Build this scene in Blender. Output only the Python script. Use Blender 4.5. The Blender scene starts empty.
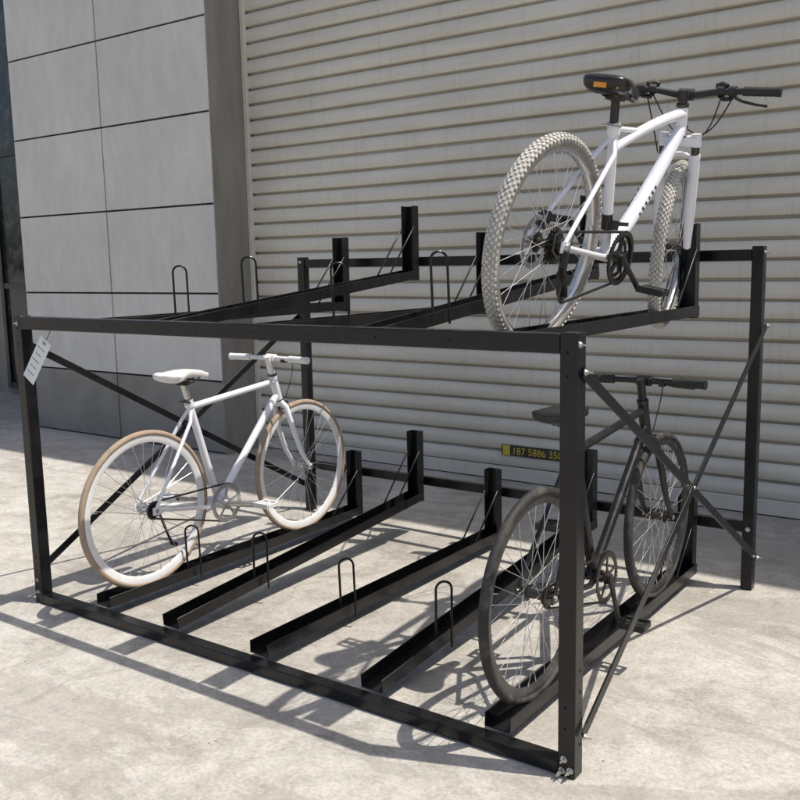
import bpy, math, random
from mathutils import Vector, Matrix
random.seed(7)
V=Vector
scene=bpy.context.scene
# ---------------------------------------------------------------- materials
def new_mat(name):
    m=bpy.data.materials.new(name); m.use_nodes=True
    nt=m.node_tree; b=nt.nodes['Principled BSDF']
    return m,nt,b
def N(nt,t,**k):
    n=nt.nodes.new(t)
    for a,v in k.items():
        setattr(n,a,v)
    return n
def ramp(nt,fac,stops):
    r=N(nt,'ShaderNodeValToRGB')
    cr=r.color_ramp
    cr.elements[0].position=stops[0][0]; cr.elements[0].color=(*stops[0][1],1)
    cr.elements[1].position=stops[-1][0]; cr.elements[1].color=(*stops[-1][1],1)
    for p,c in stops[1:-1]:
        e=cr.elements.new(p); e.color=(*c,1)
    nt.links.new(fac,r.inputs[0]); return r
def noise(nt,scale,detail=4,rough=.55,vec=None,dist=0):
    n=N(nt,'ShaderNodeTexNoise'); n.inputs['Scale'].default_value=scale
    n.inputs['Detail'].default_value=detail; n.inputs['Roughness'].default_value=rough
    n.inputs['Distortion'].default_value=dist
    if vec is not None: nt.links.new(vec,n.inputs['Vector'])
    return n
def objvec(nt,scale=(1,1,1)):
    tc=N(nt,'ShaderNodeTexCoord'); mp=N(nt,'ShaderNodeMapping'); mp.inputs['Scale'].default_value=scale
    nt.links.new(tc.outputs['Object'],mp.inputs[0]); return mp.outputs[0]
def bump(nt,b,h,strength=.3,dist=.01):
    bp=N(nt,'ShaderNodeBump'); bp.inputs['Strength'].default_value=strength; bp.inputs['Distance'].default_value=dist
    nt.links.new(h,bp.inputs['Height']); nt.links.new(bp.outputs[0],b.inputs['Normal'])
def mix(nt,fac,a,bb,mode='MIX'):
    m=N(nt,'ShaderNodeMix',data_type='RGBA',blend_type=mode)
    if isinstance(fac,(int,float)): m.inputs[0].default_value=fac
    else: nt.links.new(fac,m.inputs[0])
    for i,x in ((6,a),(7,bb)):
        if isinstance(x,tuple): m.inputs[i].default_value=(*x,1)
        else: nt.links.new(x,m.inputs[i])
    return m.outputs[2]
def paint(name,col,rough=.35,metal=0,coat=0,dirt=(.3,.27,.22),dirt_amt=.25,scale=9,spec=.5):
    m,nt,b=new_mat(name)
    v=objvec(nt)
    n=noise(nt,scale,3,.65,v)
    r=ramp(nt,n.outputs[0],[(.48,(0,0,0)),(.78,(dirt_amt,)*3)])
    c=mix(nt,r.outputs[0],col,dirt)
    nt.links.new(c,b.inputs['Base Color'])
    rr=ramp(nt,n.outputs[0],[(.3,(max(rough-.08,.05),)*3),(.7,(min(rough+.12,1),)*3)])
    nt.links.new(rr.outputs[0],b.inputs['Roughness'])
    b.inputs['Metallic'].default_value=metal
    b.inputs['Coat Weight'].default_value=coat
    b.inputs['Specular IOR Level'].default_value=spec
    return m
M={}
M['steel']=paint('black_powder_coat',(.007,.007,.008),.26,0,0,(.05,.046,.04),.2,5,.38)
M['bolt']=paint('zinc',(.55,.55,.53),.35,.9,0,(.3,.27,.22),.3,30)
M['holes']=paint('hole_dark',(.002,.002,.002),.9,0,0,(.01,.01,.01),.1)
M['white']=paint('white_lacquer',(.76,.765,.82),.2,0,.5,(.45,.42,.38),.12,14)
M['whitemt']=paint('white_parts',(.75,.745,.74),.4,0,0,(.4,.36,.3),.25,18)
M['black']=paint('black_lacquer',(.011,.011,.012),.27,0,.15,(.08,.075,.065),.14,14,.4)
M['blackmt']=paint('black_plastic',(.014,.014,.014),.48,0,0,(.10,.09,.08),.18,20)
M['alu']=paint('aluminium',(.6,.6,.6),.32,.9,0,(.35,.33,.3),.3,25)
M['darkmetal']=paint('dark_steel',(.08,.075,.07),.38,.9,0,(.1,.08,.06),.4,30)
M['spoke']=paint('spoke_steel',(.5,.5,.5),.35,.8,0,(.3,.3,.3),.2,30)
M['rubber']=paint('tyre_rubber',(.022,.021,.020),.72,0,0,(.22,.20,.175),.42,13)
M['tan']=paint('tan_dusty_tyre',(.34,.26,.19),.8,0,0,(.20,.16,.12),.6,20)
M['dusty']=paint('dusty_knobbly_tyre',(.38,.365,.33),.85,0,0,(.26,.245,.22),.7,12)
M['tredge']=paint('dusty_knob_top',(.55,.535,.50),.85,0,0,(.35,.33,.30),.8,26)
M['wall']=paint('tyre_sidewall',(.20,.19,.175),.8,0,0,(.45,.43,.39),.9,11)
M['rimw']=paint('white_rim',(.78,.78,.79),.3,0,.2,(.45,.42,.38),.3,14)
M['rimb']=paint('dark_grey_rim',(.045,.045,.046),.38,.3,0,(.22,.21,.18),.4,14)
M['orange']=paint('orange_tag',(.80,.30,.03),.25)  # small orange tag under the rear of the saddle
M['paper']=paint('white_card',(.75,.76,.74),.6)
M['blue']=paint('tag_ink',(.25,.3,.36),.6)
M['signb']=paint('sign_black',(.02,.02,.02),.4)
M['signy']=paint('sign_yellow',(.62,.46,.04),.5)
M['grit']=paint('grit',(.26,.235,.20),.9)

# ---------------------------------------------------------------- mesh builder
class MB:
    def __init__(s): s.v=[]; s.f=[]; s.fm=[]; s.mats=[]; s.M=Matrix.Identity(4); s.cur=0
    def mat(s,k):
        if k not in s.mats: s.mats.append(k)
        s.cur=s.mats.index(k); return s
    def add(s,vs,fs):
        o=len(s.v); s.v+= [s.M@V(x) for x in vs]
        for f in fs: s.f.append([i+o for i in f]); s.fm.append(s.cur)
    def box(s,c,size,R=None):
        R=R or Matrix.Identity(3); c=V(c); a,b,d=[x/2 for x in size]
        vs=[c+R@V((x,y,z)) for x in(-a,a) for y in(-b,b) for z in(-d,d)]
        s.add(vs,[(0,1,3,2),(4,6,7,5),(0,4,5,1),(2,3,7,6),(0,2,6,4),(1,5,7,3)])
    def bar(s,p0,p1,w,h,up=(0,0,1)):
        p0=V(p0);p1=V(p1); d=p1-p0; L=d.length; y=d.normalized(); x=y.cross(V(up)).normalized(); z=x.cross(y)
        s.box((p0+p1)/2,(w,L,h),Matrix((x,y,z)).transposed())
    def tube(s,p0,p1,r0,r1=None,n=14,caps=True,sq=None):
        s.poly([p0,p1],[r0,r0 if r1 is None else r1],n,caps,sq)
    def poly(s,pts,r,n=12,caps=True,sq=None):
        pts=[V(p) for p in pts]; m=len(pts)
        if isinstance(r,(int,float)): r=[r]*m
        t=[(pts[min(i+1,m-1)]-pts[max(i-1,0)]).normalized() for i in range(m)]
        a=V((1,0,0)) if abs(t[0].x)<.9 else V((0,0,1))
        vs=[]
        x=(a-t[0]*a.dot(t[0])).normalized()
        for i in range(m):
            x=(x-t[i]*x.dot(t[i])).normalized(); y=t[i].cross(x)
            for k in range(n):
                an=2*math.pi*k/n; cx,cy=math.cos(an),math.sin(an)
                if sq: cx*=sq[0]; cy*=sq[1]
                vs.append(pts[i]+(x*cx+y*cy)*r[i])
        fs=[]
        for i in range(m-1):
            for k in range(n):
                fs.append((i*n+k,i*n+(k+1)%n,(i+1)*n+(k+1)%n,(i+1)*n+k))
        if caps: fs.append(tuple(range(n))[::-1]); fs.append(tuple((m-1)*n+k for k in range(n)))
        s.add(vs,fs)
    def lathe(s,c,prof,n=64,closed=True):
        c=V(c); m=len(prof); vs=[]
        for k in range(n):
            a=2*math.pi*k/n
            for r,x in prof: vs.append(c+V((x,r*math.cos(a),r*math.sin(a))))
        fs=[]
        for k in range(n):
            k2=(k+1)%n
            for j in range(m if closed else m-1):
                j2=(j+1)%m
                fs.append((k*m+j,k2*m+j,k2*m+j2,k*m+j2))
        s.add(vs,fs)
    def loft(s,rings,caps=True):
        n=len(rings[0]); vs=[p for r in rings for p in r]; fs=[]
        for i in range(len(rings)-1):
            for k in range(n): fs.append((i*n+k,i*n+(k+1)%n,(i+1)*n+(k+1)%n,(i+1)*n+k))
        if caps: fs.append(tuple(range(n))[::-1]); fs.append(tuple((len(rings)-1)*n+k for k in range(n)))
        s.add(vs,fs)
    def obj(s,name,parent=None,bevel=0,angle=35,smooth=True):
        me=bpy.data.meshes.new(name); me.from_pydata(s.v,[],s.f)
        for k in s.mats: me.materials.append(M[k])
        me.polygons.foreach_set('material_index',s.fm)
        me.validate()
        import bmesh
        bm=bmesh.new(); bm.from_mesh(me); bmesh.ops.recalc_face_normals(bm,faces=bm.faces); bm.to_mesh(me); bm.free()
        if smooth:
            me.shade_smooth()
            me.set_sharp_from_angle(angle=math.radians(angle))
        ob=bpy.data.objects.new(name,me); scene.collection.objects.link(ob)
        if parent: ob.parent=parent
        if bevel:
            b=ob.modifiers.new('bevel','BEVEL'); b.width=bevel; b.segments=2; b.limit_method='ANGLE'
        return ob
def empty(name,mat=None):
    e=bpy.data.objects.new(name,None); scene.collection.objects.link(e)
    if mat is not None: e.matrix_world=mat
    return e

# ---------------------------------------------------------------- RACK
W,D,HF,HB=2.407,1.7085,1.2,1.4166
rack=empty('bicycle_rack')
b=MB().mat('steel')
S=.05
b.box((0,0,HF/2),(S,S,HF)); b.box((W,0,HF/2),(S,S,HF))
b.box((0,D,HB/2),(S-.004,S-.004,HB)); b.box((W,D,HB/2),(S-.004,S-.004,HB))
b.obj('posts',rack,.003)
b=MB().mat('steel')
b.box((W/2,-.003,HF-.028),(W-S,.047,.05))
b.box((W/2,0,.022),(W-S,.05,.036))
b.box((W/2,D,HB-.035),(W-S,.03,.045))
b.box((W/2,D+.012,.262),(W-S,.03,.045))
b.obj('rails',rack,.003)
b=MB().mat('steel')
for X,sg in ((0,-1),(W,1)):
    xo=X+sg*.029
    b.bar((xo,-.0,1.10),(xo,D,.14),.006,.03,up=(0,0,1))
    xo=X+sg*.036
    b.bar((xo,D,1.10),(xo,-.0,.12),.006,.03,up=(0,0,1))
b.obj('cross_braces',rack,.001)
TX=[.36,.762,1.217,1.71,2.165]
def track(b,X,z0,z1,Ye,ztop,ys=.028):
    w=.085;t=.004;h=.042
    p0=V((X,ys,z0));p1=V((X,Ye,z1)); d=(p1-p0); L=d.length;y=d.normalized();x=V((1,0,0));z=x.cross(y)
    R=Matrix((x,y,z)).transposed(); c=(p0+p1)/2
    b.box(c+z*t/2,(w,L,t),R)
    for s in(-1,1): b.box(c+x*s*(w/2-t/2)+z*(h/2+t*.3),(t,L-.002,h),R)
    hh=ztop-z1+.01
    b.box((X,Ye+.006,z1+hh/2-.01),(.07,.005,hh)); 
    for s in(-1,1): b.box((X+s*.0325,Ye-.018,z1+hh/2-.008),(.005,.044,hh-.003))
    for s in(-1,1):
        b.tube((X+s*.034,Ye-.03,ztop-.10),(X+s*.034,Ye-.24,z1+.045-(z1-z0)*.14),.0045,n=6)
def hoop(b,X,Y,z0):
    h=.205;w=.027; pts=[V((X,Y-w,z0-.03))]
    pts.append(V((X,Y-w,z0+h-w)))
    for i in range(1,8):
        a=math.pi-i*math.pi/8; pts.append(V((X,Y+w*math.cos(a),z0+h-w+w*math.sin(a))))
    pts.append(V((X,Y+w,z0+h-w))); pts.append(V((X,Y+w,z0-.03)))
    lx=random.uniform(-.03,.03); ly=random.uniform(-.03,.03)
    pts=[V((X+(p.y-Y)*.7+lx*(p.z-z0),Y+(p.y-Y)*.75+ly*(p.z-z0),p.z)) for p in pts]
    b.poly(pts,.0045,8)
b=MB().mat('steel')
hb=MB().mat('steel')
for i,X in enumerate(TX):
    hi=i in(1,3)
    track(b,X,.044,.175 if hi else .042,1.67,.53 if hi else .385)
    hx,hy=(X+.046,.38) if i==3 else (X+.046,.47)
    if i<4: hoop(hb,hx,hy,.07 if not hi else .10)
    track(b,X,1.145,1.30 if hi else 1.142,1.66 if hi else 1.61,1.65 if hi else 1.51)
    if i<4: hoop(hb,hx,hy+.01,1.18 if not hi else 1.21)
b.obj('wheel_channels',rack,.0012)
hb.obj('wheel_hoops',rack)
b=MB().mat('bolt')
def bolt(p,ax,r=.007,l=.01):
    p=V(p);a=V(ax); b.tube(p,p+a*l,r,n=6); b.tube(p,p+a*.002,r*1.6,n=14)
    b.tube(p,p+a*(l+.012),r*.5,n=8)
for z in (1.17,): 
    bolt((W+.025,-.012,z),(1,0,0),.006,.006)
bolt((W-.006,-.025,.052),(0,-1,0),.006,.008); bolt((W+.012,-.025,.024),(0,-1,0),.006,.016); bolt((W-.012,-.025,.018),(0,-1,0),.006,.02)
bolt((W+.042,0,.12),(1,0,0),.006,.008); bolt((W+.035,0,1.10),(1,0,0),.006,.008); bolt((W+.035,D,.14),(1,0,0),.006,.008); bolt((W+.042,D,1.10),(1,0,0),.006,.008)
bolt((0,-.025,1.17),(0,-1,0),.005,.004); bolt((-.0,-.025,.05),(0,-1,0),.005,.004); bolt((.0,-.025,.10),(0,-1,0),.005,.004)
bolt((W+.023,D,1.39),(1,0,0),.006,.005); bolt((0+.0,D-.023,1.39),(0,-1,0),.005,.004); bolt((W,D-.023,.26),(0,-1,0),.006,.004); bolt((0,D-.023,.26),(0,-1,0),.006,.004)
bolt((W+.042,D*.5,.62),(1,0,0),.005,.004)
b.mat('holes')
for z in (1.145,1.06,.30,.24,.18,.09):
    b.tube((W+.0253,.006,z),(W+.0256,.006,z),.005,n=12)
for z in (1.15,1.09,.2,.14,):
    b.tube((W-.004,-.0253,z),(W-.004,-.0256,z),.0045,n=12)
    b.tube((.0,-.0253,z),(0,-.0256,z),.0045,n=12)
for z in (1.3,1.26,1.2,.3,.2,.1):
    b.tube((W+.0233,D,z),(W+.0236,D,z),.0045,n=12)
    b.tube((.0,D-.0236,z),(0,D-.0233,z),.0045,n=12)
for x in [.3+.25*k for k in range(8)]:
    b.tube((x,-.0267,1.172),(x,-.0271,1.172),.003,n=10)
b.obj('bolts',rack)
b=MB().mat('paper')
tagM=Matrix.Translation((.135,-.035,1.03))@Matrix.Rotation(math.radians(32),4,'Y')@Matrix.Rotation(math.radians(-8),4,'X')
b.M=tagM
b.box((0,0,0),(.072,.002,.19)); b.mat('blue')
for k in range(5): b.box((-.005,-.0014,.05-k*.028),(.045-.008*(k%2),.0006,.004))
b.box((.0,-.0014,.078),(.02,.0006,.012))
b.mat('blackmt'); b.tube((0,0,.09),(-.03,.03,.16),.0012,n=6)
b.obj('hang_tag',rack,0,smooth=False)

# ---------------------------------------------------------------- BICYCLES
def wheel(b,c,R,tr,kind,rim,rimd,tire,hubr=.016,hubw=.05,nsp=32):
    c=V(c)
    rc=R-tr
    b.mat(tire)
    if kind=='mtb': b.mat('wall')
    prof=[(rc+tr*math.cos(a)*(1 if math.cos(a)>0 else .8),tr*math.sin(a)) for a in [2*math.pi*k/16 for k in range(16)]]
    b.lathe(c,prof,96)
    if kind=='mtb':
        b.mat(tire)
        ang=[math.radians(x) for x in(-62,-50,-25,0,25,50,62)]
        prof=[(rc+(tr*1.03)*math.cos(a),(tr*1.03)*math.sin(a)) for a in ang]
        b.lathe(c,prof,96,closed=False)
        b.mat('tredge')
        n=96
        for k in range(n):
            for row,(a,wx,wt) in enumerate(((-64,.006,.009),(-42,.006,.010),(-20,.006,.008),(0,.008,.009),(20,.006,.008),(42,.006,.010),(64,.006,.009))):
                th=2*math.pi*(k+.5*(row%2)+random.uniform(-.06,.06))/n; a=math.radians(a)
                rr=rc+tr*1.055*math.cos(a); x=tr*1.055*math.sin(a)
                rad=V((0,math.cos(th),math.sin(th))); tan=V((0,-math.sin(th),math.cos(th)))
                nrm=(rad*math.cos(a)+V((1,0,0))*math.sin(a)); side=tan.cross(nrm)
                b.box(c+V((x,0,0))+rad*rr,(wx,wt,.005),Matrix((side,tan,nrm)).transposed())
    b.mat(rim)
    ro=rc-tr*.55; w=tr*.62
    prof=[(ro+.006,-w),(ro+.008,-w*.7),(ro-.002,0),(ro+.008,w*.7),(ro+.006,w),(ro-rimd*.6,w),(ro-rimd,w*.45),(ro-rimd,-w*.45),(ro-rimd*.6,-w)]
    b.lathe(c,prof,96)
    b.mat('spoke'); ri=ro-rimd+.001; fl=.021 if kind!='mtb' else .027
    for k in range(nsp):
        side=1 if k%2 else -1
        th=2*math.pi*k/nsp
        cross=(1 if (k//2)%2 else -1)*math.radians(68)
        p=c+V((side*w*.1,math.cos(th)*ri,math.sin(th)*ri)); q=c+V((side*hubw*.5,math.cos(th+cross)*fl,math.sin(th+cross)*fl))
        b.tube(p,q,.0011,n=4,caps=False)
        b.tube(p,p+(q-p).normalized()*.012,.002,n=5)
    b.mat('alu' if kind!='mtb' and rim!='rimb' else 'darkmetal')
    b.lathe(c,[(.004,-hubw*.5-.012),(.011,-hubw*.5-.010),(.012,-hubw*.5-.003),(fl+.004,-hubw*.5-.002),(fl+.004,-hubw*.5+.002),(hubr,-hubw*.4),(hubr*.85,0),(hubr,hubw*.4),(fl+.004,hubw*.5-.002),(fl+.004,hubw*.5+.002),(.012,hubw*.5+.003),(.011,hubw*.5+.010),(.004,hubw*.5+.012)],20)
    b.mat('darkmetal'); b.tube(c-V((hubw*.5+.035,0,0)),c+V((hubw*.5+.035,0,0)),.005,n=10)
    b.mat('bolt'); 
    for s in(-1,1): b.tube(c+V((s*(hubw*.5+.027),0,0)),c+V((s*(hubw*.5+.037),0,0)),.009,n=6)
    b.mat('alu'); th=1.1+random.random()*3; rad=V((0,math.cos(th),math.sin(th))); b.tube(c+rad*(ri+.002),c+rad*(ri-.035),.0028,.0018,n=6)
def sprocket(b,c,r,teeth,x0,th=.0025,inner=.78,arms=5,axr=.016):
    c=V(c)+V((x0,0,0)); n=teeth*4; vs=[]
    for side in(-1,1):
        for k in range(n):
            a=2*math.pi*k/n; ro=r+(.0035 if k%4 in(1,2) else -.0015)
            vs.append(c+V((side*th/2,ro*math.cos(a),ro*math.sin(a))))
        for k in range(n):
            a=2*math.pi*k/n; vs.append(c+V((side*th/2,r*inner*math.cos(a),r*inner*math.sin(a))))
    fs=[]
    for k in range(n):
        k2=(k+1)%n
        fs+=[(k,k2,n+k2,n+k),(2*n+k,3*n+k,3*n+k2,2*n+k2),(k,2*n+k,2*n+k2,k2),(n+k,n+k2,3*n+k2,3*n+k)]
    b.add(vs,fs)
    for k in range(arms):
        a=2*math.pi*k/arms+.3; d=V((0,math.cos(a),math.sin(a)))
        b.bar(c,c+d*r*(inner+.04),.010,.0035,up=V((1,0,0)))
    b.tube(c-V((.004,0,0)),c+V((.004,0,0)),axr+.008,n=18)
def saddle(b,c,mt,L=.265,Wd=.15,thick=.045):
    c=V(c); rings=[]
    prof=[(-.50,.28,.2),(-.47,.72,.7),(-.40,.94,1),(-.30,1.0,1.05),(-.2,.93,1.05),(-.08,.70,1),(.05,.47,.92),(.2,.34,.85),(.35,.29,.8),(.44,.25,.7),(.49,.17,.5),(.505,.06,.2)]
    for t,w,h in prof:
        y=t*L; hw=w*Wd/2; top=.008*math.cos(t*6)-.004 + (-.006 if t>.4 else 0)+(.010 if t<-.35 else 0); hh=thick*h
        ring=[]
        for k in range(16):
            a=2*math.pi*k/16; ca,sa=math.cos(a),math.sin(a)
            zz=(top+ (abs(sa)**.7*.3*hh if sa>0 else -abs(sa)**.6*hh*.75)) -.3*thick
            ring.append(c+V((hw*math.copysign(abs(ca)**.8,ca),y,zz)))
        rings.append(ring)
    b.mat(mt); b.loft(rings)
    b.mat('darkmetal')
    for s in(-1,1):
        b.poly([c+V((s*.022,-.10,-.035)),c+V((s*.022,-.05,-.055)),c+V((s*.022,.03,-.055)),c+V((s*.010,.10,-.030))],.0035,8)
    b.box(c+V((0,-.01,-.055)),(.05,.035,.018))
def pedal(b,p,s,mt):
    p=V(p); b.mat('darkmetal'); b.tube(p,p+V((s*.095,0,0)),.006,n=8); b.mat(mt)
    q=p+V((s*.055,0,0))
    for dy in(-.032,.032): b.box(q+V((0,dy,0)),(.088,.010,.022))
    for dx in(-.042,0,.042): b.box(q+V((dx,0,0)),(.010,.06,.016))
    b.tube(q-V((.04,0,0)),q+V((.04,0,0)),.012,n=10)
def chain(b,cr,rr,cf,rf,x,r=.0035):
    cr=V(cr)+V((x-cr[0],0,0)); cf=V(cf)+V((x-cf[0],0,0)); b.mat('darkmetal')
    pts=[]
    for i in range(9):
        a=math.pi/2+i*math.pi/8; pts.append(cr+V((0,math.cos(a)*rr,math.sin(a)*rr)))
    for i in range(13):
        a=-math.pi/2+i*math.pi/12; pts.append(cf+V((0,math.cos(a)*rf,math.sin(a)*rf)))
    pts.append(pts[0])
    b.poly(pts,r,6,caps=False,sq=(1.0,1.25))

def make_bike(name,world,sp):
    e=empty(name,world)
    R=sp['R']; WB=sp['wb']; fr=sp['frame']; mtb=sp['type']=='mtb'
    rh=V((0,0,R)); fh=V((0,WB,R)); bb=V((0,sp['bb'][0],sp['bb'][1]))
    ha=math.radians(sp['ha']); ax=V((0,-math.cos(ha),math.sin(ha))); per=V((0,-math.sin(ha),-math.cos(ha)))
    A0=fh+per*sp['rake']; crown=A0+ax*sp['forklen']; hb_=crown+ax*.012; ht=crown+ax*(.012+sp['head'])
    sa=math.radians(sp['sa']); sx=V((0,-math.cos(sa),math.sin(sa))); st=bb+sx*sp['seat']
    k=sp['tube']
    SM=Matrix.Translation(crown)@Matrix.Rotation(math.radians(sp.get('steer',0)),4,ax)@Matrix.Translation(-crown)
    b=MB(); wheel(b,rh,R,sp['tr'],sp['type'],sp['rim'],sp['rimd'],sp['tire'],hubw=.06)
    b.obj('rear_wheel',e,angle=50)
    b=MB(); b.M=SM; wheel(b,fh,R,sp['tr'],sp['type'],sp['rim'],sp['rimd'],sp['tiref'])
    b.obj('front_wheel',e,angle=50)
    b=MB().mat(fr)
    tt_s=st-sx*.03; 
    b.tube(bb,st,.0155*k,n=18)
    if mtb:
        p0=bb+sx*(sp['seat']-.075); p1=ht-ax*.025
        mid=(p0+p1)/2+V((0,.0,.028))
        pts=[]
        for i in range(9):
            t=i/8; pts.append(p0*(1-t)**2+mid*2*t*(1-t)+p1*t*t)
        b.poly(pts,[.015+.005*(i/8) for i in range(9)],16)
        b.tube(bb+sx*(sp['seat']-.01),pts[3],.009,n=12)
        p0=bb; p1=hb_+ax*.02; mid=(p0+p1)/2+V((0,.03,-.035)); pts=[]
        for i in range(9):
            t=i/8; pts.append(p0*(1-t)**2+mid*2*t*(1-t)+p1*t*t)
        b.poly(pts,[.023,.025,.026,.026,.026,.025,.024,.023,.022],18)
        dpts=pts
    else:
        b.tube(tt_s,ht-ax*.03,.0135*k,n=18)
        b.tube(bb,hb_+ax*.025,.0165*k,n=18)
    b.tube(hb_-ax*.006,ht,.019*k,n=20)
    b.tube(bb-V((.036,0,0)),bb+V((.036,0,0)),.021,n=20)
    for s in(-1,1):
        do=rh+V((s*.062,0,0))
        b.poly([bb+V((s*.022,-.02,0)),bb+V((s*.040,-.11,0.002)),do+V((0,.015,0))],[.011,.010,.008],10)
        b.poly([st+V((s*.010,0,-.03))-sx*.015,st+V((s*.030,0,0))-sx*.07+V((0,-.04,-.02)),do+V((0,0,.012))],[.008,.0085,.007],10)
        b.box(do+V((0,.004,0)),(.006,.045,.032))
    b.tube(st-sx*.028,st+sx*.006,.020*k if k>1 else .019,n=18)
    if mtb:
        b.mat('black'); dd=(dpts[6]-dpts[2]).normalized(); up=V((1,0,0)).cross(dd)
        for s in(-1,1):
            for q in range(6):
                p=dpts[2].lerp(dpts[6],q/6.0*.5+.2); 
                hgt=.012+.005*((q*5)%3)/2
                b.box(p+V((s*.0258,0,0)),(.0012,.008,hgt),Matrix((V((1,0,0)),dd,up)).transposed()@Matrix.Rotation(.25,3,'X'))
    b.obj('frame',e,angle=40)
    d=MB().mat('darkmetal')
    d.tube(hb_-ax*.010,hb_-ax*.004,.021*k,n=20); d.tube(ht,ht+ax*.010,.0205*k,n=20)
    if mtb:
        d.mat('black'); tp0=bb+sx*.09; d.tube(tp0,tp0+sx*.05,.0178*k,n=18,caps=False)
    sd=V((0,sp['saddle'][0],sp['saddle'][1]))
    d.mat(sp['post']); topp=st+sx*((sd.z-.05-st.z)/sx.z); d.tube(st-sx*.02,topp,.0135,n=14)
    d.mat('alu' if mtb else 'darkmetal'); d.tube(st-sx*.012,st+sx*.008,.021,n=16); d.tube(st+V((-.03,-.022,-.004)),st+V((.035,-.022,-.004)),.004,n=8)
    sdc=V((0,topp.y+.01+sp.get('sdo',0),sd.z))
    saddle(d,sdc,sp['sdm'],Wd=sp.get('sdw',.15),thick=sp.get('sdt',.045))
    if mtb:
        d.mat('orange'); d.box(sdc+V((.0,-.128,-.034)),(.04,.006,.014)); d.box(sdc+V((.05,-.10,-.036)),(.004,.035,.008))
    cr=sp['ring']; xr=.052
    d.mat(sp['ringm']); sprocket(d,bb,cr,sp['teeth'],xr,inner=.80,th=.003)
    if mtb: d.mat('darkmetal'); sprocket(d,bb,cr*.76,28,xr-.008,inner=.8); d.mat('blackmt'); d.lathe(bb+V((xr+.006,0,0)),[(cr+.006,-.0015),(cr+.006,.0015),(cr-.010,.0015),(cr-.010,-.0015)],40)
    ca=math.radians(sp['crank'])
    cd=V((0,math.cos(ca),math.sin(ca)))
    for s in(-1,1):
        d.mat(sp['crankm'])
        p0=bb+V((s*(xr+.012),0,0)); p1=bb+cd*s*.168+V((s*(xr+.026),0,0)); d.poly([p0,(p0+p1)/2,p1],[.014,.011,.012],10,sq=(.6,1)); d.tube(bb,p0+V((s*.006,0,0)),.014,n=14)
        pedal(d,p1,s,sp['pedm'])
    if not mtb:
        d.mat('darkmetal'); sprocket(d,rh,.034,17,xr-.012,inner=.5,arms=0); chain(d,rh,.035,bb,cr+.001,xr-.006)
    else:
        d.mat('darkmetal')
        for i in range(7):
            r_=.052-.0052*i; sprocket(d,rh,r_,int(r_*420),.026+i*.0045,inner=.45 if i else .55,arms=5 if i==0 else 0,th=.0018)
        j1=rh+V((.062,.015,-.075)); j2=rh+V((.060,.045,-.145))
        d.mat('blackmt'); d.bar(rh+V((.068,0,-.01)),j1,.016,.020,up=(1,0,0)); d.bar(j1+V((.008,0,0)),j2+V((.008,0,0)),.003,.022,up=(1,0,0)); d.bar(j1-V((.006,0,0)),j2-V((.006,0,0)),.003,.022,up=(1,0,0))
        for j in(j1,j2): sprocket(d,j,.019,11,0,inner=.5,arms=0,axr=.005)
        d.mat('alu'); d.lathe(rh+V((.073,0,0)),[(.014,-.004),(.012,.004),(.004,.006)],14)
        x=xr-.002; d.mat('darkmetal')
        up=[rh+V((.042,-.005,.042)),bb+V((x,0,cr))]; d.poly(up,.0038,6,sq=(1,1.25))
        lo=[bb+V((x,-.02,-cr)),j2+V((0,.01,-.020)),j2+V((0,-.020,0)),j1+V((0,.016,.0)),j1+V((0,.0,.018)),rh+V((.044,-.035,-.012)),rh+V((.042,-.03,.03)),rh+V((.042,-.005,.042))]
        d.poly(lo,.0036,6,sq=(1,1.25))
        d.mat('alu'); d.lathe(rh+V((-.036,0,0)),[(.080,-.001),(.080,.001),(.064,.001),(.064,-.001)],48)
        for i in range(6):
            a=i*math.pi/3; d.bar(rh+V((-.036,0,0)),rh+V((-.036,math.cos(a)*.068,math.sin(a)*.068)),.006,.002,up=(1,0,0))
        d.mat('blackmt'); d.box(rh+V((-.045,.045,.065)),(.03,.05,.03),Matrix.Rotation(.7,3,'X'))
        d.box(bb+V((.012,-.02,.10)),(.03,.045,.03)); d.box(bb+V((.045,-.005,.108)),(.006,.07,.012))
    if sp.get('stand'):
        d.mat('blackmt'); q=rh+V((-.055,.09,-.01)); d.tube(q,q+V((-.03,.10,-.20)),.006,n=8); d.tube(q+V((-.03,.10,-.20)),q+V((-.035,.13,-.215)),.009,n=8)
    d.obj('drivetrain_and_saddle',e,angle=40)
    f=MB(); f.M=SM; f.mat(sp['forkm'])
    if mtb:
        f.box(crown+ax*-.01,(.125,.045,.028),Matrix((V((1,0,0)),per*-1,ax)).transposed())
        for s in(-1,1):
            top=crown+V((s*.056,0,0)); low=fh+V((s*.056,-.01,.0))
            off=(per*-1)*0.018
            f.mat('darkmetal'); f.tube(top+off*.4,top-ax*.13+off*.6,.0145,n=14)
            f.mat('white'); f.poly([top-ax*.06+off*.6,top-ax*.075+off*.6,top-ax*.28+off*1.0,low],[.019,.0205,.0195,.014],16)
            f.tube(top+ax*.012+off*.4,top-ax*.03+off*.4,.018,n=16)
        f.mat('white'); am=[]
        for i in range(9):
            a=math.pi*i/8; am.append(crown-ax*.11+V((.056*math.cos(a),0,0))+ax*(.045*math.sin(a))+per*-.03)
        f.poly(am,.009,10)
        f.mat('alu'); f.lathe(fh+V((-.036,0,0)),[(.080,-.001),(.080,.001),(.064,.001),(.064,-.001)],48)
        for i in range(6):
            a=i*math.pi/3; f.bar(fh+V((-.036,0,0)),fh+V((-.036,math.cos(a)*.068,math.sin(a)*.068)),.006,.002,up=(1,0,0))
        f.mat('blackmt'); f.box(fh+V((-.045,-.055,.06)),(.03,.04,.05),Matrix.Rotation(-.5,3,'X'))
    else:
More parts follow.
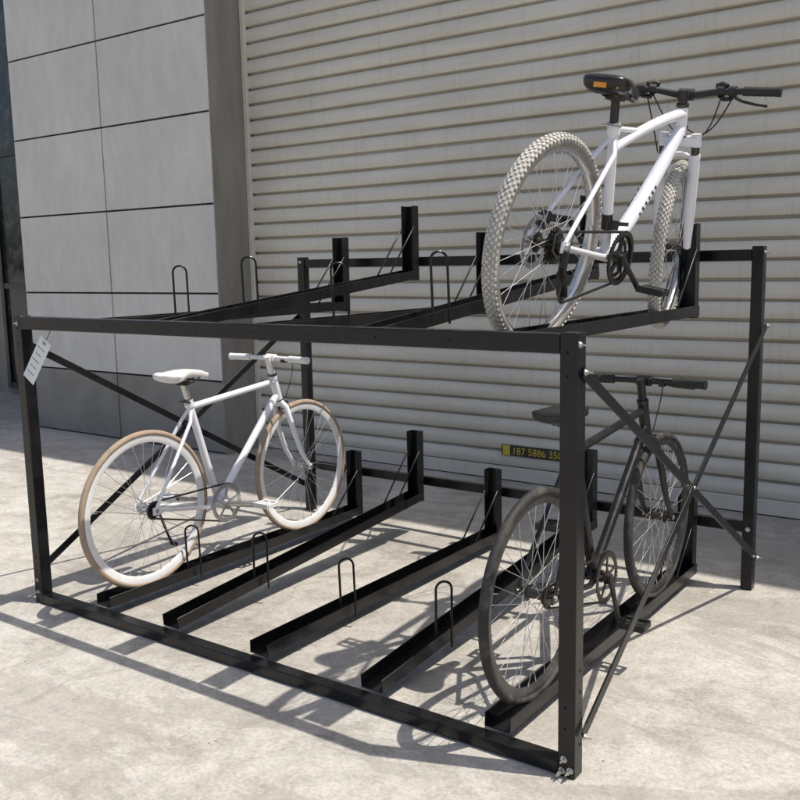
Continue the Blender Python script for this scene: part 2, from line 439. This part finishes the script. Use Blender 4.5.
        f.tube(crown-ax*.022,crown+ax*.008,.020*k,n=16)
        for s in(-1,1):
            pts=[crown+V((s*.012,0,0))-ax*.005,crown+V((s*.036,0,0))-ax*.03,crown+V((s*.048,0,0))-ax*.16+per*-.0]
            end=fh+V((s*.053,0,0))
            m1=pts[-1]*.45+(end-per*sp['rake']*-.55)*.55
            pts+=[m1,end]
            f.poly(pts,[.013,.0145,.013,.011,.008],12)
            f.box(end,(.006,.022,.028))
    f.mat(sp['stemm']); stt=ht+ax*sp['stemh']; f.tube(ht+ax*.008,stt+ax*.022,.0155,n=16)
    bc=stt+V((0,sp['stemf'],.012)); f.tube(stt,bc,.014,.0155,n=14); f.tube(bc-V((.026,0,0)),bc+V((.026,0,0)),.020,n=16)
    hw=sp['barw']/2; rise=sp.get('rise',0); sw=sp.get('sweep',.03)
    f.mat(sp['barm'])
    bp=[]
    for t in(-1,-.55,-.3,-.12,0,.12,.3,.55,1):
        a=abs(t); bp.append(bc+V((t*hw,-sw*max(0,a-.2),rise*min(1,max(0,(a-.1)/.3)))))
    f.poly(bp,[.011]*3+[.0125]*3+[.011]*3,12)
    f.mat(sp['gripm'])
    for s in(-1,1):
        eo=bp[-1] if s>0 else bp[0]; dr=(bp[-2]-bp[-1] if s>0 else bp[1]-bp[0]).normalized()
        pts=[eo-dr*.003]; rad=[.017]
        for q in range(1,14): pts.append(eo+dr*q*.0092); rad.append(.0165 if q%2 else .0153)
        f.poly([eo-dr*.004]+pts,[.012]+rad,12)
        if sp.get('levers'):
            f.mat('blackmt'); c0=eo+dr*.155; f.tube(c0-dr*.012,c0+dr*.012,.017,n=12); f.box(c0+V((0,.020,-.010)),(.024,.035,.018)); 
            lv=[c0+V((0,.035,-.014)),c0-dr*.03+V((0,.062,-.026)),c0-dr*.075+V((0,.060,-.036)),c0-dr*.115+V((0,.066,-.040))]
            f.mat('darkmetal'); f.poly(lv,[.007,.0065,.0055,.0055],8,sq=(1,.8)); f.mat('blackmt')
            c1=eo+dr*.195; f.poly([c1+dr*-.02+V((0,.0,.016)),c1+V((0,.012,.020)),c1+dr*.02+V((0,.004,.016))],[.008,.014,.008],10); f.poly([c1+V((0,.0,-.014)),c1-dr*.01+V((0,.02,-.024)),c1-dr*.04+V((0,.012,-.026))],[.011,.009,.005],8)
            f.tube(c1-dr*.012,c1+dr*.012,.016,n=12)
        f.mat(sp['gripm'])
    f.mat('blackmt')
    def cable(p,q,sag,fwd,r=.0026):
        pts=[]
        for i in range(15):
            t=i/14; pts.append(p*(1-t)+q*t+V((0,fwd*math.sin(math.pi*t),sag*math.sin(math.pi*t))))
        f.poly(pts,r,6)
    if sp.get('levers'):
        cable(bp[-1]+V((-.19,.04,-.01)),hb_+V((.02,.02,.0)),-.05,.10)
        cable(bp[0]+V((.19,.04,-.01)),hb_+V((.02,.02,.03)),-.06,.12)
        cable(bp[0]+V((.17,.04,-.01)),fh+V((-.05,-.03,.10)),-.02,.13)
        cable(bp[-1]+V((-.15,.04,-.01)),hb_+V((-.02,.03,.05)),-.08,.08)
    if sp.get('brake'):
        f.mat('darkmetal'); q=crown+V((0,.03,-.01)); f.box(q,(.05,.015,.015))
        for s in(-1,1): f.poly([q+V((s*.015,0,.005)),q+V((s*.034,.003,-.02)),q+V((s*.022,.003,-.055))],.005,8)
        f.mat('blackmt'); c0=bp[-1]+V((-.16,0,0)); f.box(c0+V((0,.02,-.01)),(.02,.03,.014)); f.poly([c0+V((0,.035,-.01)),c0+V((.04,.05,-.02)),c0+V((.11,.045,-.022))],.004,8)
        cable(c0+V((-.015,.03,0)),q+V((.015,0,.02)),.05,.06,.0022)
    f.obj('fork_and_handlebar',e,angle=40)
    return e
def place(x,y,z,pitch=0,lean=0,yaw=0):
    return Matrix.Translation((x,y,z))@Matrix.Rotation(math.radians(yaw),4,'Z')@Matrix.Rotation(math.radians(lean),4,'Y')@Matrix.Rotation(math.radians(pitch),4,'X')
road=dict(type='road',R=.331,tr=.0135,wb=.97,bb=(.40,.275),ha=73,rake=.042,forklen=.375,head=.12,sa=73,seat=.50,tube=1.05,
 rim='rimw',rimd=.030,tire='tan',tiref='tan',frame='white',post='alu',saddle=(.19,.888),sdm='whitemt',ring=.086,teeth=46,ringm='alu',crank=-12,crankm='alu',pedm='whitemt',
 forkm='white',stemm='whitemt',barm='whitemt',gripm='whitemt',stemh=.075,stemf=.02,barw=.49,sweep=.03,brake=True,stand=True,sdt=.04)
make_bike('bicycle',place(.36,.272,.056,0,0,0),road)
blk=dict(road); blk.update(rim='rimb',tire='rubber',tiref='rubber',frame='black',post='black',sdm='blackmt',ringm='darkmetal',crankm='blackmt',pedm='blackmt',forkm='black',stemm='black',barm='black',gripm='blackmt',wb=1.03,bb=(.41,.27),crank=-75,saddle=(.17,.875),sdo=-.04,stand=False,R=.328,tr=.0155,stemh=.07,stemf=.03,barw=.46,rimd=.026)
make_bike('bicycle',place(2.175,.250,.056,0,0,0),blk)
mt=dict(type='mtb',R=.313,tr=.022,wb=1.02,bb=(.42,.28),ha=71,rake=.04,forklen=.42,head=.095,sa=73,seat=.42,tube=1.05,rim='alu',rimd=.016,tire='dusty',tiref='dusty',
 frame='white',post='blackmt',saddle=(.2,.815),sdm='black',ring=.084,teeth=42,ringm='darkmetal',crank=-35,crankm='blackmt',pedm='blackmt',forkm='white',stemm='blackmt',barm='blackmt',gripm='blackmt',
 stemh=.035,stemf=.05,barw=.62,rise=.015,sweep=.04,levers=True,steer=13,sdw=.150,sdt=.046)
make_bike('mountain_bike',place(2.10,.33,1.121,-.4,11.5,-1.5),mt)

# ---------------------------------------------------------------- SETTING
m,nt,bs=new_mat('concrete_ground'); M['ground']=m
v=objvec(nt)
n1=noise(nt,.55,6,.62,v,.3); n2=noise(nt,2.6,7,.74,v,.9); n3=noise(nt,70,2,.7,v); n4=noise(nt,.9,7,.70,objvec(nt,(.6,1.6,1)),1.6); n5=noise(nt,14,4,.7,v)
c1=ramp(nt,n1.outputs[0],[(.3,(.38,.358,.322)),(.5,(.46,.438,.402)),(.72,(.54,.518,.48))])
c2=ramp(nt,n2.outputs[0],[(.34,(.66,.65,.63)),(.47,(.92,.915,.905)),(.56,(1.0,1.0,1.0)),(.70,(1.12,1.12,1.11))])
c=mix(nt,1,c1.outputs[0],c2.outputs[0],'MULTIPLY')
c3=ramp(nt,n3.outputs[0],[(.3,(.78,.78,.78)),(.6,(1.04,1.04,1.04))])
c=mix(nt,1,c,c3.outputs[0],'MULTIPLY')
c5=ramp(nt,n5.outputs[0],[(.35,(.84,.84,.83)),(.6,(1.04,1.04,1.04))])
c=mix(nt,1,c,c5.outputs[0],'MULTIPLY')
c4=ramp(nt,n4.outputs[0],[(.50,(0,0,0)),(.53,(.42,.42,.42)),(.62,(.30,.30,.30)),(.75,(.7,.7,.7))])
c=mix(nt,c4.outputs[0],c,(.26,.24,.212))
vo=N(nt,'ShaderNodeTexVoronoi',feature='DISTANCE_TO_EDGE'); vo.inputs['Scale'].default_value=.22
wn=noise(nt,2.2,4,.6,v); vm=N(nt,'ShaderNodeVectorMath',operation='MULTIPLY_ADD'); vm.inputs[1].default_value=(.45,.45,.45)
nt.links.new(wn.outputs['Color'],vm.inputs[0]); nt.links.new(v,vm.inputs[2]); nt.links.new(vm.outputs[0],vo.inputs['Vector'])
cr=ramp(nt,vo.outputs['Distance'],[(.0,(.25,.25,.25)),(.0022,(0,0,0))])
c=mix(nt,cr.outputs[0],c,(.14,.13,.115))
nt.links.new(c,bs.inputs['Base Color']); bs.inputs['Roughness'].default_value=.85
bump(nt,bs,n3.outputs[0],.4,.005)
g=MB().mat('ground'); g.add([(-150,-150,0),(150,-150,0),(150,150,0),(-150,150,0)],[(0,1,2,3)]); g.obj('ground',smooth=False)
b=MB().mat('grit'); rr=random.Random(3)
for _ in range(260):
    x=rr.uniform(-3.5,4.2); y=rr.uniform(-1.6,2.6); s=rr.uniform(.0015,.0055)*(1 if rr.random()<.93 else 1.7)
    vs=[(x+s*rr.uniform(.6,1.2)*math.cos(k*1.2566+x),y+s*rr.uniform(.6,1.2)*math.sin(k*1.2566+x),.0002) for k in range(5)]+[(x+s*.2,y,s*rr.uniform(.5,.9))]
    b.add(vs,[(0,1,5),(1,2,5),(2,3,5),(3,4,5),(4,0,5)])
b.obj('gravel_grit',smooth=False)

m,nt,bs=new_mat('shutter_paint'); M['shutter']=m
n1=noise(nt,2.5,4,.7,objvec(nt,(.6,1,5))); n3=noise(nt,6,4,.7,objvec(nt,(6,1,.35))); n6=noise(nt,.7,3,.6,objvec(nt))
c1=ramp(nt,n1.outputs[0],[(.3,(.61,.567,.485)),(.7,(.70,.655,.57))])
c6=ramp(nt,n6.outputs[0],[(.35,(.91,.905,.89)),(.65,(1.03,1.03,1.03))])
c=mix(nt,1,c1.outputs[0],c6.outputs[0],'MULTIPLY')
c3=ramp(nt,n3.outputs[0],[(.52,(0,0,0)),(.8,(.36,.36,.36))]); c=mix(nt,c3.outputs[0],c,(.38,.335,.265))
nt.links.new(c,bs.inputs['Base Color']); bs.inputs['Roughness'].default_value=.42
SY=2.90; XL=-1.55; XR=7.0; ZT=4.6
sh=empty('roller_shutter')
b=MB().mat('shutter'); P=.106
prof=[(0,.018),(.015,-.004),(.05,-.018),(.16,-.025),(.45,-.026),(.72,-.021),(.86,-.010),(.885,.016),(.92,.024),(.975,.024)]
pts=[]
z=.09
while z<ZT:
    for t,y in prof: pts.append((SY+y,z+t*P))
    z+=P
xs=[XL+ (XR-XL)*i/24 for i in range(25)]
vs=[];fs=[];n=len(pts)
jit=[random.uniform(-1,1) for _ in range(60)]
for i,x in enumerate(xs):
    for j,(y,zz) in enumerate(pts):
        sl=j//len(prof); vs.append((x,y+.0022*math.sin(sl*1.7+x*1.1)+.0012*jit[sl],zz+.0016*math.sin(x*2.1+sl*.35)+.001*jit[(sl*7)%60]))
for i in range(len(xs)-1):
    for j in range(n-1): fs.append((i*n+j,(i+1)*n+j,(i+1)*n+j+1,i*n+j+1))
b.add(vs,fs); b.obj('slats',sh,angle=30)
b=MB().mat('shutter'); b.box(((XL+XR)/2,SY-.006,.048),(XR-XL-.02,.03,.085)); b.box((XL+.030,SY-.026,ZT/2),(.04,.03,ZT)); b.obj('bottom_bar_and_guide',sh,.004)
b=MB().mat('steel'); b.box(((XL+XR)/2,SY-.004,.0035),(XR-XL-.02,.02,.007)); b.obj('rubber_seal',sh)

bd=empty('warehouse_building')
m,nt,bs=new_mat('pillar_render'); M['render']=m
v=objvec(nt); n1=noise(nt,2.2,5,.65,objvec(nt,(2.5,2.5,.5))); n2=noise(nt,120,2,.7,v)
c1=ramp(nt,n1.outputs[0],[(.3,(.21,.195,.168)),(.55,(.27,.252,.222)),(.75,(.32,.30,.268))]); nt.links.new(c1.outputs[0],bs.inputs['Base Color']); bs.inputs['Roughness'].default_value=.95
bump(nt,bs,n2.outputs[0],.5,.006)
m,nt,bs=new_mat('facade_tile'); M['tile']=m
v=objvec(nt); n1=noise(nt,1.1,5,.6,v,.2); n2=noise(nt,9,5,.7,objvec(nt,(1,1,.4)))
c1=ramp(nt,n1.outputs[0],[(.3,(.57,.55,.515)),(.7,(.66,.64,.605))]); c2=ramp(nt,n2.outputs[0],[(.35,(.9,.9,.9)),(.7,(1.03,1.03,1.03))])
c=mix(nt,1,c1.outputs[0],c2.outputs[0],'MULTIPLY')
nt.links.new(c,bs.inputs['Base Color']); bs.inputs['Roughness'].default_value=.55; bs.inputs['Specular IOR Level'].default_value=.4
M['tiledark']=paint('bottom_row_tile',(.26,.245,.22),.7,0,0,(.16,.15,.13),.6,3)  # darker colour for the bottom row of tiles
M['groove']=paint('tile_joint',(.03,.03,.03),.9)
HT=6.4
TY=2.54
b=MB().mat('groove'); b.box(((XL-3.93)/2-.0,TY+.19,HT/2),(3.93+XL-.016,.34,HT)); b.obj('wall_core',bd)
b=MB().mat('render'); b.box((XL+.0,TY+.2,HT/2),(.016,.36+.04,HT)); b.obj('pillar_return',bd)
b=MB().mat('tile')
gx=.014
xe=[-3.93,-2.755,XL+.004]
ze=[.005,.54,1.18,1.815,2.45,3.09,3.73,4.37,5.0,5.64,HT]
for i in range(2):
    for j in range(len(ze)-1):
        b.mat('tiledark' if j==0 else 'tile')
        b.box(((xe[i]+xe[i+1])/2,TY+.008,(ze[j]+ze[j+1])/2),(xe[i+1]-xe[i]-gx,.02+random.uniform(-.001,.001),ze[j+1]-ze[j]-gx))
b.obj('facade_tiles',bd,.002)
b=MB().mat('render'); b.box(((XL+XR)/2+.012,SY+.05,(ZT+HT)/2),(XR-XL-.02,.16,HT-ZT)); b.box((XR+1.5,SY-.1,HT/2),(3,.5,HT))
b.box((1.5,SY+3.2,HT/2),(11.2,6,HT-.02)); b.obj('main_walls',bd)
M['glass']=paint('dark_glass',(.02,.024,.026),.12)
b=MB().mat('render'); b.box((-7.5,3.9,HT/2),(7.1,.3,HT)); b.mat('glass'); b.box((-5.3,3.73,2.25),(1.7,.04,4.3))
b.mat('darkmetal')
for x in(-6.15,-5.3,-4.45): b.box((x,3.70,2.25),(.06,.05,4.36))
for z_ in(.1,1.2,2.6,4.3): b.box((-5.3,3.705,z_),(1.7,.05,.06))
b.obj('recessed_entrance',bd)
sg=empty('phone_number_sign')
b=MB().mat('signb'); b.box((.86,SY-.030,.20),(.56,.004,.068)); b.mat('signy'); b.box((.615,SY-.0325,.20),(.05,.002,.062)); b.obj('plate',sg)
cu=bpy.data.curves.new('number_text','FONT'); cu.body='187 5886 3508'; cu.size=.062; cu.extrude=.0005; cu.materials.append(M['signy'])
to=bpy.data.objects.new('number_text',cu); scene.collection.objects.link(to); to.parent=sg; to.location=(.655,SY-.0335,.179); to.rotation_euler=(math.pi/2,0,0)

# ---------------------------------------------------------------- camera / light
yaw,pitch,roll=0.6237,0.1488,-0.0205
f=V((-math.sin(yaw)*math.cos(pitch),math.cos(yaw)*math.cos(pitch),-math.sin(pitch)))
r=V((math.cos(yaw),math.sin(yaw),0)); u=r.cross(f)
c_,s_=math.cos(roll),math.sin(roll); r2=r*c_+u*s_; u2=u*c_-r*s_
cam=bpy.data.cameras.new('camera'); co=bpy.data.objects.new('camera',cam); scene.collection.objects.link(co)
mm=Matrix((r2,u2,-f)).transposed().to_4x4(); mm.translation=(3.4203,-2.1632,1.3881); co.matrix_world=mm
cam.sensor_width=36; cam.lens=930.09/800*36; cam.clip_end=1000; cam.clip_start=.05
scene.camera=co
sd=V((.45,.17,1)).normalized()
L=bpy.data.lights.new('sun','SUN'); L.energy=5.0; L.angle=math.radians(.5); L.color=(1,.94,.85)
lo=bpy.data.objects.new('sun',L); scene.collection.objects.link(lo); lo.rotation_euler=sd.to_track_quat('Z','Y').to_euler(); lo.location=(5,0,8)
w=bpy.data.worlds.new('World'); scene.world=w; w.use_nodes=True; nt=w.node_tree
sk=nt.nodes.new('ShaderNodeTexSky'); sk.sky_type='NISHITA'; sk.sun_disc=False
sk.sun_elevation=math.asin(sd.z); sk.sun_rotation=math.atan2(sd.x,sd.y)
sk.air_density=1.0; sk.dust_density=3.0; sk.ozone_density=.6
nt.links.new(sk.outputs[0],nt.nodes['Background'].inputs[0]); nt.nodes['Background'].inputs[1].default_value=.14
scene.view_settings.view_transform='Standard'; scene.view_settings.look='None'; scene.view_settings.exposure=0
